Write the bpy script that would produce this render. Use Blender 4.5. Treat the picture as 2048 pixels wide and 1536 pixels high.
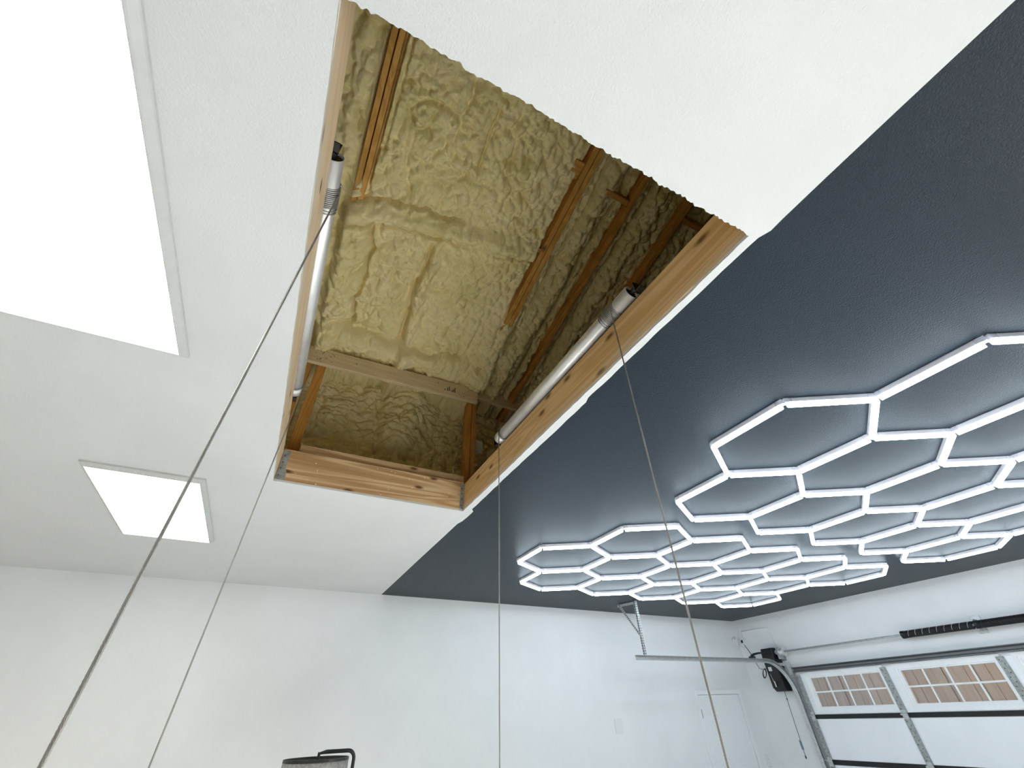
import bpy, bmesh, math, random
import numpy as np
from mathutils import Vector, Matrix

for o in list(bpy.data.objects):
    bpy.data.objects.remove(o)
SC = bpy.context.scene
COL = SC.collection
random.seed(7)
RNG = np.random.default_rng(11)

# ------------------------------------------------------------------ camera
CZ = 1.75                                   # camera height above the garage floor
ROT = ((0.89023317, -0.45457641, -0.02907231),
       (0.26639302, 0.57134498, -0.77627294),
       (0.36948569, 0.68331925, 0.62972623))
cam = bpy.data.cameras.new('camera')
cam.sensor_fit = 'HORIZONTAL'
cam.sensor_width = 36.0
cam.lens = 820.758 / 2048 * 36.0
cam.clip_start = 0.02
camo = bpy.data.objects.new('camera', cam)
COL.objects.link(camo)
r, u, b = Vector(ROT[0]), -Vector(ROT[1]), -Vector(ROT[2])
camo.matrix_world = Matrix(((r.x, u.x, b.x, 0), (r.y, u.y, b.y, 0), (r.z, u.z, b.z, CZ), (0, 0, 0, 1)))
SC.camera = camo

# ------------------------------------------------------------------ world, exposure
PANEL_POWER = 8.0
TUBE_POWER = 14.5
SUN_POWER = 32.0
world = bpy.data.worlds.new('world')
SC.world = world
world.use_nodes = True
wn = world.node_tree.nodes
wl = world.node_tree.links
wn.clear()
wo = wn.new('ShaderNodeOutputWorld')
wb = wn.new('ShaderNodeBackground')
sky = wn.new('ShaderNodeTexSky')
sky.sky_type = 'NISHITA'
sky.sun_disc = False
sky.sun_elevation = math.radians(14)
sky.sun_rotation = math.radians(122)
sky.dust_density = 3.0
wb.inputs['Strength'].default_value = 0.29
wl.new(sky.outputs[0], wb.inputs[0])
wl.new(wb.outputs[0], wo.inputs[0])
# afternoon sun, coming in low through the open second bay onto the floor
sunl = bpy.data.lights.new('sun', 'SUN')
sunl.energy = SUN_POWER
sunl.color = (0.94, 0.985, 1.0)
sunl.angle = math.radians(0.6)
suno = bpy.data.objects.new('sun', sunl)
suno.rotation_euler = Vector((-0.825, 0.511, -0.242)).to_track_quat('-Z', 'Y').to_euler()
suno.location = (14, -8, 6)
COL.objects.link(suno)
SC.view_settings.view_transform = 'Standard'
SC.view_settings.look = 'None'
SC.view_settings.gamma = 1.0
SC.view_settings.use_curve_mapping = False
SC.view_settings.exposure = 0.0
try:
    SC.cycles.max_bounces = 12
    SC.cycles.diffuse_bounces = 8
    SC.cycles.glossy_bounces = 4
    SC.cycles.transparent_max_bounces = 12
    SC.cycles.caustics_reflective = False
    SC.cycles.caustics_refractive = False
    SC.cycles.sample_clamp_indirect = 6.0
    SC.cycles.use_denoising = True
    SC.cycles.use_light_tree = False
    SC.cycles.use_adaptive_sampling = True
    SC.cycles.adaptive_threshold = 0.02
except Exception:
    pass

# ------------------------------------------------------------------ helpers
def W(x, y, z):
    """camera-relative height to world"""
    return Vector((x, y, z + CZ))

ZC = 1.18                                   # ceiling above the camera

def lin(r, g, b):
    f = lambda c: c / 12.92 if c <= 0.04045 else ((c + 0.055) / 1.055) ** 2.4
    return (f(r / 255), f(g / 255), f(b / 255), 1.0)

class NT:
    def __init__(self, name):
        self.m = bpy.data.materials.new(name)
        self.m.use_nodes = True
        self.n = self.m.node_tree.nodes
        self.l = self.m.node_tree.links
        self.b = self.n['Principled BSDF']
    def node(self, t, **kw):
        nd = self.n.new(t)
        for k, v in kw.items():
            if k in nd.inputs:
                if hasattr(v, 'is_output'):
                    self.l.new(v, nd.inputs[k])
                else:
                    nd.inputs[k].default_value = v
            else:
                setattr(nd, k, v)
        return nd
    def noise(self, vec, scale, detail=3.0, rough=0.55, dist=0.0):
        nd = self.node('ShaderNodeTexNoise', Scale=scale, Detail=detail, Roughness=rough, Distortion=dist)
        self.l.new(vec, nd.inputs['Vector'])
        return nd.outputs['Fac']
    def ramp(self, fac, stops):
        nd = self.n.new('ShaderNodeValToRGB')
        self.l.new(fac, nd.inputs[0])
        e = nd.color_ramp.elements
        e[0].position, e[0].color = stops[0]
        e[1].position, e[1].color = stops[-1]
        for p, c in stops[1:-1]:
            x = e.new(p)
            x.color = c
        return nd.outputs[0]
    def mix(self, fac, a, bb, mode='MIX'):
        nd = self.n.new('ShaderNodeMix')
        nd.data_type = 'RGBA'
        nd.blend_type = mode
        for i, v in ((0, fac), (6, a), (7, bb)):
            if hasattr(v, 'is_output'):
                self.l.new(v, nd.inputs[i])
            else:
                nd.inputs[i].default_value = v
        return nd.outputs[2]
    def coords(self, scale=(1, 1, 1), rnd=True):
        tc = self.n.new('ShaderNodeTexCoord')
        mp = self.n.new('ShaderNodeMapping')
        mp.inputs['Scale'].default_value = scale
        self.l.new(tc.outputs['Object'], mp.inputs['Vector'])
        if rnd:
            oi = self.n.new('ShaderNodeObjectInfo')
            mul = self.n.new('ShaderNodeMath')
            mul.operation = 'MULTIPLY'
            mul.inputs[1].default_value = 37.0
            self.l.new(oi.outputs['Random'], mul.inputs[0])
            cb = self.n.new('ShaderNodeCombineXYZ')
            for i in range(3):
                self.l.new(mul.outputs[0], cb.inputs[i])
            self.l.new(cb.outputs[0], mp.inputs['Location'])
        return mp.outputs[0]
    def bump(self, h, strength, dist):
        nd = self.n.new('ShaderNodeBump')
        nd.inputs['Strength'].default_value = strength
        nd.inputs['Distance'].default_value = dist
        self.l.new(h, nd.inputs['Height'])
        self.l.new(nd.outputs[0], self.b.inputs['Normal'])
    def set(self, color=None, rough=None, metal=None, spec=None):
        if color is not None:
            if hasattr(color, 'is_output'):
                self.l.new(color, self.b.inputs['Base Color'])
            else:
                self.b.inputs['Base Color'].default_value = color
        if rough is not None:
            if hasattr(rough, 'is_output'):
                self.l.new(rough, self.b.inputs['Roughness'])
            else:
                self.b.inputs['Roughness'].default_value = rough
        if metal is not None:
            self.b.inputs['Metallic'].default_value = metal
        if spec is not None:
            self.b.inputs['Specular IOR Level'].default_value = spec
        return self.m

def simple(name, color, rough=0.5, metal=0.0, bump=0.0, scale=200.0, var=0.06, spec=None):
    t = NT(name)
    v = t.coords(rnd=False)
    n = t.noise(v, scale * 0.12, 3)
    dark = tuple(c * (1 - var * 2) for c in color[:3]) + (1,)
    t.set(t.ramp(n, [(0.3, dark), (0.7, color)]), rough, metal, spec)
    if bump:
        t.bump(t.noise(v, scale, 2), bump, 0.002)
    return t.m

def paint(name, color, rough, scale, strength, dist, spec=0.5, var=0.03):
    t = NT(name)
    v = t.coords(rnd=False)
    big = t.noise(v, 1.7, 3)
    c2 = tuple(c * (1 - var * 2) for c in color[:3]) + (1,)
    t.set(t.ramp(big, [(0.3, c2), (0.7, color)]), rough, 0.0, spec)
    a = t.noise(v, scale, 2.5, 0.6)
    t.bump(a, strength, dist)
    return t.m

def wood(name, axis, light, dark, knot, knots=1.0, rough=0.55, overspray=None, thin=None):
    t = NT(name)
    ring = [9.0] * 3
    fine = [120.0] * 3
    kn = [2.6] * 3
    ring[axis], fine[axis], kn[axis] = 0.55, 3.0, 1.5
    if thin is not None:
        kn = [5.0] * 3
        kn[axis], kn[thin] = 2.0, 0.0
    v0 = t.coords()
    def mapped(s):
        mp = t.n.new('ShaderNodeMapping')
        mp.inputs['Scale'].default_value = s
        t.l.new(v0, mp.inputs['Vector'])
        return mp.outputs[0]
    kv = t.node('ShaderNodeTexVoronoi', Scale=1.0)
    kv.inputs['Randomness'].default_value = 1.0
    if thin is not None:
        kv.voronoi_dimensions = '2D'
        sp_ = t.n.new('ShaderNodeSeparateXYZ')
        cb_ = t.n.new('ShaderNodeCombineXYZ')
        t.l.new(mapped(kn), sp_.inputs[0])
        t.l.new(sp_.outputs[axis], cb_.inputs[0])
        t.l.new(sp_.outputs[3 - axis - thin], cb_.inputs[1])
        t.l.new(cb_.outputs[0], kv.inputs['Vector'])
    else:
        t.l.new(mapped(kn), kv.inputs['Vector'])
    kd = kv.outputs['Distance']
    n1 = t.noise(mapped(ring), 1.0, 2.0, 0.5, 0.6)
    # growth-ring banding : sine of warped noise
    m1 = t.node('ShaderNodeMath', operation='MULTIPLY')
    t.l.new(n1, m1.inputs[0]); m1.inputs[1].default_value = 42.0
    s1 = t.node('ShaderNodeMath', operation='SINE')
    t.l.new(m1.outputs[0], s1.inputs[0])
    band = t.node('ShaderNodeMapRange')
    t.l.new(s1.outputs[0], band.inputs[0])
    band.inputs[1].default_value = -1.0
    n2 = t.noise(mapped(fine), 1.0, 3.0, 0.6)
    mixf = t.node('ShaderNodeMath', operation='MULTIPLY_ADD')
    t.l.new(band.outputs[0], mixf.inputs[0]); mixf.inputs[1].default_value = 0.6
    h2 = t.node('ShaderNodeMath', operation='MULTIPLY')
    t.l.new(n2, h2.inputs[0]); h2.inputs[1].default_value = 0.45
    t.l.new(h2.outputs[0], mixf.inputs[2])
    col = t.ramp(mixf.outputs[0], [(0.1, light), (0.9, dark)])
    tone = t.noise(mapped([0.9, 0.9, 0.9]), 1.0, 2.0)
    col = t.mix(t.ramp(tone, [(0.35, (0, 0, 0, 1)), (0.75, (0.6, 0.6, 0.6, 1))]), col, dark)
    if knots:
        kf = t.ramp(kd, [(0.03, (1, 1, 1, 1)), (0.085 * knots, (0, 0, 0, 1))])
        col = t.mix(kf, col, knot)
    if overspray:
        ov = t.noise(mapped([3, 3, 3]), 1.0, 3.0)
        sx = t.n.new('ShaderNodeSeparateXYZ')
        tc = t.n.new('ShaderNodeTexCoord')
        t.l.new(tc.outputs['Object'], sx.inputs[0])
        mr = t.node('ShaderNodeMapRange')
        t.l.new(sx.outputs[2], mr.inputs[0])
        mr.inputs[1].default_value = overspray[0]; mr.inputs[2].default_value = overspray[1]
        mr.inputs[3].default_value = overspray[2]; mr.inputs[4].default_value = 0.0
        of = t.node('ShaderNodeMath', operation='MULTIPLY')
        t.l.new(mr.outputs[0], of.inputs[0]); t.l.new(t.ramp(ov, [(0.35, (0.2, 0.2, 0.2, 1)), (0.65, (1, 1, 1, 1))]), of.inputs[1])
        col = t.mix(of.outputs[0], col, lin(215, 210, 200))
    t.set(col, rough, 0.0, 0.3)
    t.bump(mixf.outputs[0], 0.25, 0.002)
    return t.m

# ------------------------------------------------------------------ materials
M = {}
M['ceil_white'] = paint('white_ceiling_paint', (0.67, 0.675, 0.67, 1), 0.6, 150.0, 0.45, 0.004)
M['ceil_dark'] = paint('charcoal_ceiling_paint', (0.012, 0.021, 0.031, 1), 0.36, 190.0, 0.7, 0.005, spec=0.15, var=0.05)
M['wall'] = paint('white_wall_paint', (0.84, 0.85, 0.855, 1), 0.55, 170.0, 0.22, 0.003)
M['gypsum'] = simple('gypsum_edge', (0.74, 0.73, 0.71, 1), 0.9, bump=0.6)
M['floor'] = paint('pale_epoxy_floor', (0.88, 0.875, 0.86, 1), 0.35, 60.0, 0.05, 0.002)
M['trim'] = simple('white_trim_paint', (0.86, 0.87, 0.88, 1), 0.4, var=0.02)
FIR_L, FIR_D, KNOT = (0.80, 0.57, 0.29, 1), (0.56, 0.34, 0.13, 1), (0.16, 0.07, 0.025, 1)
M['fir_x'] = wood('fir_board_x', 0, (0.86, 0.66, 0.40, 1), (0.46, 0.26, 0.11, 1), KNOT, 1.0, thin=1)
M['fir_y'] = wood('fir_board_y', 1, FIR_L, FIR_D, KNOT, 1.1, thin=0, overspray=(0.0, 0.06, 0.55))
M['pale_y'] = wood('pale_fir_board_y', 1, (0.84, 0.68, 0.47, 1), (0.70, 0.52, 0.32, 1), KNOT, 0.8, thin=0, overspray=(0.0, 0.09, 0.7))
M['beam_x'] = wood('dusty_beam_x', 0, (0.82, 0.67, 0.41, 1), (0.70, 0.54, 0.31, 1), KNOT, 0.9)
M['raft_y'] = wood('amber_rafter_y', 1, (0.70, 0.37, 0.085, 1), (0.50, 0.24, 0.045, 1), KNOT, 0.8)
M['post_z'] = wood('amber_post_z', 2, (0.70, 0.34, 0.085, 1), (0.48, 0.21, 0.045, 1), KNOT, 0.9)
M['block'] = wood('amber_block', 0, (0.60, 0.31, 0.075, 1), (0.42, 0.20, 0.045, 1), KNOT, 0.0)
M['galv'] = simple('galvanised_steel', (0.60, 0.62, 0.62, 1), 0.42, 0.45, var=0.12, scale=300)
M['dullgalv'] = simple('dull_galvanised_steel', (0.40, 0.42, 0.41, 1), 0.55, 0.2, var=0.2, scale=300)
M['alu'] = simple('brushed_aluminium', (0.84, 0.84, 0.83, 1), 0.36, 0.55, var=0.05, scale=160)
M['steel'] = simple('steel_wire', (0.40, 0.39, 0.37, 1), 0.42, 0.75, var=0.1)
M['black'] = simple('black_plastic', (0.006, 0.006, 0.007, 1), 0.38)
M['blackmetal'] = simple('black_powdercoat', (0.012, 0.012, 0.012, 1), 0.42)
M['spring'] = simple('black_oiled_spring', (0.014, 0.015, 0.018, 1), 0.33, 0.3)
M['white'] = simple('white_plastic', (0.80, 0.81, 0.80, 1), 0.4, var=0.02)
M['greyhouse'] = simple('pale_tube_housing', (0.80, 0.78, 0.84, 1), 0.42, var=0.02)
M['crumb'] = simple('dry_foam_crumb', (0.86, 0.74, 0.46, 1), 0.8)
M['doorskin'] = paint('white_door_skin', (0.89, 0.90, 0.93, 1), 0.45, 260.0, 0.15, 0.002)
M['shade'] = simple('grey_linen_shade', (0.42, 0.41, 0.39, 1), 0.85, bump=0.8, scale=400, var=0.2)
M['pframe'] = simple('satin_grey_frame', (0.56, 0.56, 0.545, 1), 0.45, 0.1, var=0.03)
M['strut'] = simple('dark_steel_strut', (0.17, 0.175, 0.185, 1), 0.45, 0.4)
M['blue'] = simple('blue_grip', (0.16, 0.22, 0.33, 1), 0.5)
M['concrete'] = simple('driveway_concrete', (0.55, 0.53, 0.5, 1), 0.85, bump=0.3)
M['paper'] = simple('white_card', (0.85, 0.84, 0.78, 1), 0.7, var=0.02)
M['slot'] = simple('dark_slot', (0.03, 0.03, 0.03, 1), 0.6)

def clear_plastic():
    t = NT('clear_clip_plastic')
    t.set((0.8, 0.8, 0.85, 1), 0.15)
    t.b.inputs['Alpha'].default_value = 0.42
    return t.m
M['clear'] = clear_plastic()

def emitter(name, color, power):
    t = NT(name)
    t.set((0.8, 0.8, 0.8, 1), 0.4)
    t.b.inputs['Emission Color'].default_value = color
    t.b.inputs['Emission Strength'].default_value = power
    return t.m
M['panel_glow'] = emitter('warm_panel_diffuser', (0.97, 0.97, 0.89, 1), PANEL_POWER)
M['tube_glow'] = emitter('cool_tube_diffuser', (0.77, 0.91, 1.0, 1), TUBE_POWER)

def glass():
    t = NT('window_glass')
    t.n.remove(t.b)
    tr = t.n.new('ShaderNodeBsdfTransparent')
    tr.inputs[0].default_value = (0.93, 0.95, 0.95, 1)
    gl = t.n.new('ShaderNodeBsdfGlossy')
    gl.inputs['Roughness'].default_value = 0.05
    mx = t.n.new('ShaderNodeMixShader')
    mx.inputs[0].default_value = 0.08
    t.l.new(tr.outputs[0], mx.inputs[1]); t.l.new(gl.outputs[0], mx.inputs[2])
    t.l.new(mx.outputs[0], t.n['Material Output'].inputs[0])
    return t.m
M['glass'] = glass()

def foam_mat():
    t = NT('spray_foam')
    v = t.coords(rnd=False)
    a = t.noise(v, 3.2, 4, 0.6)
    c = t.ramp(a, [(0.30, (0.70, 0.60, 0.275, 1)), (0.48, (0.78, 0.66, 0.325, 1)), (0.62, (0.81, 0.68, 0.375, 1)), (0.8, (0.73, 0.65, 0.30, 1))])
    d = t.noise(v, 14, 3, 0.6)
    c = t.mix(t.ramp(d, [(0.56, (0, 0, 0, 1)), (0.8, (0.4, 0.4, 0.4, 1))]), c, (0.56, 0.50, 0.24, 1))
    t.set(c, 0.55, 0.0, 0.35)
    wp = t.n.new('ShaderNodeVectorMath')
    wp.operation = 'MULTIPLY_ADD'
    nz = t.node('ShaderNodeTexNoise', Scale=16.0, Detail=2.0)
    t.l.new(v, nz.inputs['Vector'])
    t.l.new(nz.outputs['Color'], wp.inputs[0])
    wp.inputs[1].default_value = (0.045, 0.045, 0.045)
    t.l.new(v, wp.inputs[2])
    vo = t.node('ShaderNodeTexVoronoi', Scale=34.0)
    t.l.new(wp.outputs[0], vo.inputs['Vector'])
    inv = t.node('ShaderNodeMath', operation='MULTIPLY_ADD')
    t.l.new(vo.outputs['Distance'], inv.inputs[0])
    inv.inputs[1].default_value = -1.0
    f = t.noise(v, 130, 3, 0.6, 0.5)
    hf_ = t.node('ShaderNodeMath', operation='MULTIPLY')
    t.l.new(f, hf_.inputs[0]); hf_.inputs[1].default_value = 0.35
    t.l.new(hf_.outputs[0], inv.inputs[2])
    amt = t.node('ShaderNodeMath', operation='MULTIPLY')
    t.l.new(inv.outputs[0], amt.inputs[0])
    t.l.new(t.ramp(t.noise(v, 2.6, 2), [(0.3, (0.35, 0.35, 0.35, 1)), (0.65, (1, 1, 1, 1))]), amt.inputs[1])
    t.bump(amt.outputs[0], 0.35, 0.012)
    return t.m
M['foam'] = foam_mat()

def fence_mat():
    t = NT('weathered_cedar_board')
    v = t.coords((6, 6, 0.7))
    a = t.noise(v, 3, 4, 0.65)
    oi = t.n.new('ShaderNodeObjectInfo')
    base = t.ramp(oi.outputs['Random'], [(0.0, (0.74, 0.53, 0.43, 1)), (0.5, (0.86, 0.67, 0.55, 1)), (1.0, (0.80, 0.59, 0.49, 1))])
    c = t.mix(t.ramp(a, [(0.35, (0, 0, 0, 1)), (0.75, (0.55, 0.55, 0.55, 1))]), base, (0.48, 0.31, 0.24, 1))
    t.set(c, 0.8)
    return t.m
M['fence'] = fence_mat()

# ------------------------------------------------------------------ mesh helpers
def empty(name, loc, label=None, cat=None, group=None):
    o = bpy.data.objects.new(name, None)
    o.empty_display_size = 0.05
    o.location = loc
    COL.objects.link(o)
    if label:
        tag(o, label, cat, group)
    return o

def tag(o, label=None, cat=None, group=None, kind=None):
    if label: o['label'] = label
    if cat: o['category'] = cat
    if group: o['group'] = group
    if kind: o['kind'] = kind
    return o

def obj(name, bm, mat, parent=None, smooth=False, origin=None):
    """bmesh in world coordinates -> linked object; local coordinates relative to parent (or origin)"""
    me = bpy.data.meshes.new(name)
    if origin is None:
        off = parent.matrix_basis.translation.copy() if parent is not None else Vector((0, 0, 0))
        p = parent
        while p is not None and p.parent is not None:
            p = p.parent
            off = off + p.matrix_basis.translation
    else:
        off = Vector(origin)
    bmesh.ops.translate(bm, verts=bm.verts, vec=-off)
    bmesh.ops.recalc_face_normals(bm, faces=bm.faces)
    bm.to_mesh(me)
    bm.free()
    if smooth:
        for p in me.polygons:
            p.use_smooth = True
    for m in (mat if isinstance(mat, (list, tuple)) else [mat]):
        me.materials.append(m)
    o = bpy.data.objects.new(name, me)
    COL.objects.link(o)
    if parent is not None:
        o.parent = parent
    elif origin is not None:
        o.location = off
    return o

def B():
    return bmesh.new()

def box(bm, lo, hi, bev=0.0, mi=0):
    lo, hi = Vector(lo), Vector(hi)
    vs = [bm.verts.new((x, y, z)) for x in (lo.x, hi.x) for y in (lo.y, hi.y) for z in (lo.z, hi.z)]
    idx = ((0, 1, 3, 2), (4, 6, 7, 5), (0, 4, 5, 1), (2, 3, 7, 6), (0, 2, 6, 4), (1, 5, 7, 3))
    fs = [bm.faces.new([vs[i] for i in f]) for f in idx]
    for f in fs: f.material_index = mi
    if bev:
        es = {e for f in fs for e in f.edges}
        bmesh.ops.bevel(bm, geom=list(es), offset=bev, segments=1, affect='EDGES', profile=0.5)
    return bm

def wbox(bm, x0, x1, y0, y1, z0, z1, bev=0.0):
    """box with camera-relative heights"""
    return box(bm, (x0, y0, z0 + CZ), (x1, y1, z1 + CZ), bev)

def hexa(bm, pts, bev=0.0):
    """8 points: 4 of bottom loop, 4 of top loop"""
    vs = [bm.verts.new(p) for p in pts]
    fs = [bm.faces.new([vs[i] for i in f]) for f in ((3, 2, 1, 0), (4, 5, 6, 7), (0, 1, 5, 4), (1, 2, 6, 5), (2, 3, 7, 6), (3, 0, 4, 7))]
    if bev:
        bmesh.ops.bevel(bm, geom=list({e for f in fs for e in f.edges}), offset=bev, segments=1, affect='EDGES', profile=0.5)
    return bm

def frame_of(d):
    d = Vector(d).normalized()
    a = Vector((0, 0, 1)) if abs(d.z) < 0.9 else Vector((1, 0, 0))
    s = d.cross(a).normalized()
    return s, s.cross(d).normalized()

def tube(bm, pts, rad, n=10, cap=True, closed=False):
    pts = [Vector(p) for p in pts]
    rads = rad if isinstance(rad, (list, tuple)) else [rad] * len(pts)
    rings = []
    s = None
    for i, p in enumerate(pts):
        if closed:
            d = pts[(i + 1) % len(pts)] - pts[i - 1]
        else:
            d = pts[min(i + 1, len(pts) - 1)] - pts[max(i - 1, 0)]
        d.normalize()
        if s is None:
            s, t = frame_of(d)
        else:
            s = (s - d * s.dot(d)).normalized()
            t = s.cross(d).normalized()
        rings.append([bm.verts.new(p + (s * math.cos(a) + t * math.sin(a)) * rads[i]) for a in [2 * math.pi * k / n for k in range(n)]])
    m = len(rings)
    for i in range(m if closed else m - 1):
        A, C = rings[i], rings[(i + 1) % m]
        for k in range(n):
            bm.faces.new((A[k], A[(k + 1) % n], C[(k + 1) % n], C[k]))
    if cap and not closed:
        bm.faces.new(list(reversed(rings[0])))
        bm.faces.new(rings[-1])
    return bm

def cyl(bm, a, b, r, n=16, cap=True):
    return tube(bm, [a, b], r, n, cap)

def annulus(bm, c, axis, r0, r1, h, n=32):
    """pipe (outer r1, inner r0) of length h from c along axis"""
    axis = Vector(axis).normalized()
    s, t = frame_of(axis)
    c = Vector(c)
    L = []
    for (rr, hh) in ((r1, 0), (r1, h), (r0, h), (r0, 0)):
        L.append([bm.verts.new(c + axis * hh + (s * math.cos(a) + t * math.sin(a)) * rr) for a in [2 * math.pi * k / n for k in range(n)]])
    for i in range(4):
        A, C = L[i], L[(i + 1) % 4]
        for k in range(n):
            bm.faces.new((A[k], A[(k + 1) % n], C[(k + 1) % n], C[k]))
    return bm

def prism(bm, poly, axis, a0, a1):
    """extrude 2D polygon along an axis (0,1,2); poly coords are the two other axes in order"""
    def P(q, a):
        v = [0, 0, 0]
        k = [i for i in range(3) if i != axis]
        v[k[0]], v[k[1]], v[axis] = q[0], q[1], a
        return v
    A = [bm.verts.new(P(q, a0)) for q in poly]
    C = [bm.verts.new(P(q, a1)) for q in poly]
    n = len(poly)
    bm.faces.new(A); bm.faces.new(list(reversed(C)))
    for i in range(n):
        bm.faces.new((A[i], C[i], C[(i + 1) % n], A[(i + 1) % n]))
    return bm

def helix(c0, c1, R, turns, seg=16, phase=0.0):
    c0, c1 = Vector(c0), Vector(c1)
    d = (c1 - c0)
    s, t = frame_of(d)
    n = int(turns * seg)
    return [c0 + d * (i / n) + (s * math.cos(phase + 2 * math.pi * i / seg) + t * math.sin(phase + 2 * math.pi * i / seg)) * R for i in range(n + 1)]

# ================================================================== SETTING
X0, X1, Y0, Y1 = -3.3, 7.15, -6.2, 5.50     # room
ZW = ZC + CZ                                 # ceiling height in the world
HX0, HX1, HY0, HY1 = -0.219, 1.040, 0.283, 2.753   # hatch opening
GY0, GY1, GZ = -0.12, 4.60, 0.385 + CZ       # garage door opening

fl = obj('floor', box(B(), (X0 - .2, Y0 - .2, -0.15), (X1 + .2, Y1 + .2, 0)), M['floor'])
tag(fl, 'pale grey smooth garage floor', kind='structure')
wf = B()
DX0, DX1, DZ = 5.87, 6.745, 0.172 + CZ       # side door opening in the far wall
box(wf, (X0 - .15, Y1, 0), (DX0, Y1 + .12, ZW + 0.02))
box(wf, (DX1, Y1, 0), (X1 + .15, Y1 + .12, ZW + 0.02))
box(wf, (DX0, Y1, DZ), (DX1, Y1 + .12, ZW + 0.02))
wall_far = tag(obj('wall_far', wf, M['wall']), 'white painted far wall with the flush side door', kind='structure')
wr = B()
box(wr, (X1, GY1, 0), (X1 + .15, Y1, ZW + .02))
BY0, BY1 = -5.5, -.85                       # second bay: its door stands open, daylight comes in
box(wr, (X1, Y0 - .1, 0), (X1 + .15, BY0, ZW + .02))
box(wr, (X1, BY1, 0), (X1 + .15, GY0, ZW + .02))
box(wr, (X1, BY0, GZ), (X1 + .15, BY1, ZW + .02))
box(wr, (X1, GY0, GZ), (X1 + .15, GY1, ZW + .02))
wall_right = tag(obj('wall_right', wr, M['wall']), 'white painted wall around the garage door', kind='structure')
tag(obj('wall_left', box(B(), (X0 - .15, Y0 - .15, 0), (X0, Y1, ZW + .02)), M['wall']), 'white painted side wall out of view', kind='structure')
tag(obj('wall_back', box(B(), (X0, Y0 - .15, 0), (X1, Y0, ZW + .02)), M['wall']), 'white painted back wall out of view', kind='structure')

# white ceiling : four strips round the ragged hatch cut; dark ceiling beyond a hand-cut paint line
def jag(n, amp, seed, ends=True):
    g = np.random.default_rng(seed)
    a = g.normal(0, 1, n)
    a = np.convolve(a, [0.25, 0.5, 0.25], 'same') * amp
    a += np.convolve(g.normal(0, 1, n), np.ones(9) / 9, 'same') * amp * 1.2
    if ends: a[0] = a[-1] = 0
    return a
def bound(y):
    s = 1.085
    if 0.25 < y < 1.25: s = 1.072
    if y > 2.72: s = 1.108 if y < 2.95 else 1.092
    return s
TH = 0.0127
by = [Y0, -4, -3, -2, -1, -.5, -.15, 0.05, 0.2] + [0.24 + 0.035 * i for i in range(78)] + [3.0, 3.3, 3.7, 4.1, 4.6, 5.0, Y1]
by = sorted(by)
jb = jag(len(by), 0.0022, 3)
bpts = [(bound(y) + j, y) for y, j in zip(by, jb)]
n = 260
jn = jag(n, 0.0032, 5); jf = jag(60, 0.0008, 6); jl = jag(120, 0.001, 8); jr = jag(120, 0.0016, 9)
near_e = [(HX0 + (HX1 - HX0) * i / (n - 1), HY0 + jn[i]) for i in range(n)]
far_e = [(HX0 + (HX1 - HX0) * i / 59, HY1 + jf[i]) for i in range(60)]
left_e = [(HX0 + jl[i], HY0 + (HY1 - HY0) * i / 119) for i in range(120)]
right_e = [(HX1 + jr[i], HY0 + (HY1 - HY0) * i / 119) for i in range(120)]
cw = B()
def slab(poly, z0=ZW, z1=ZW + TH):
    prism(cw, poly, 2, z0, z1)
nb = [p for p in bpts if p[1] < HY0]; mb = [p for p in bpts if HY0 <= p[1] <= HY1]; fb = [p for p in bpts if p[1] > HY1]
xb = lambda y: float(np.interp(y, [p[1] for p in bpts], [p[0] for p in bpts]))
slab([(X0, Y0)] + nb + [(xb(HY0), HY0)] + list(reversed(near_e)) + [(X0, HY0)])
slab([(X0, HY1)] + far_e + [(xb(HY1), HY1)] + fb + [(X0, Y1)])
slab([(X0, HY0)] + left_e + [(X0, HY1)])
slab(list(right_e) + [(xb(HY1), HY1)] + list(reversed(mb)) + [(xb(HY0), HY0)])
tag(obj('ceiling', cw, M['ceil_white']), 'white textured ceiling with the rough cut attic hatch', kind='structure')
cd = prism(B(), bpts + [(X1, Y1), (X1, Y0)], 2, ZW, ZW + TH)
tag(obj('ceiling', cd, M['ceil_dark']), 'charcoal grey textured ceiling carrying the hexagon lights', kind='structure')

# ================================================================== ATTIC
RZ0, RY0, RM = 2.50, 2.90, 0.25              # roof underside: z = RZ0 + RM*(RY0-y), camera-relative
def roofz(y):
    return RZ0 + RM * (RY0 - y)

def sstep(a, b, x):
    t = np.clip((x - a) / (b - a), 0, 1)
    return t * t * (3 - 2 * t)

def vnoise(x, y, seed):
    """smooth value noise on arrays"""
    g = np.random.default_rng(seed)
    T = g.random((256, 256))
    xi, yi = np.floor(x).astype(int), np.floor(y).astype(int)
    fx, fy = x - xi, y - yi
    fx = fx * fx * fx * (fx * (fx * 6 - 15) + 10); fy = fy * fy * fy * (fy * (fy * 6 - 15) + 10)
    a = T[xi % 256, yi % 256]; b_ = T[(xi + 1) % 256, yi % 256]; c = T[xi % 256, (yi + 1) % 256]; d = T[(xi + 1) % 256, (yi + 1) % 256]
    return (a * (1 - fx) + b_ * fx) * (1 - fy) + (c * (1 - fx) + d * fx) * fy * 1.0 - 0.0

def fbm(x, y, seed, o=3):
    s = 0; a = 0.5
    for k in range(o):
        s = s + a * (vnoise(x * 2 ** k, y * 2 ** k, seed + k) - 0.5) * 2
        a *= 0.5
    return s

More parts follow.
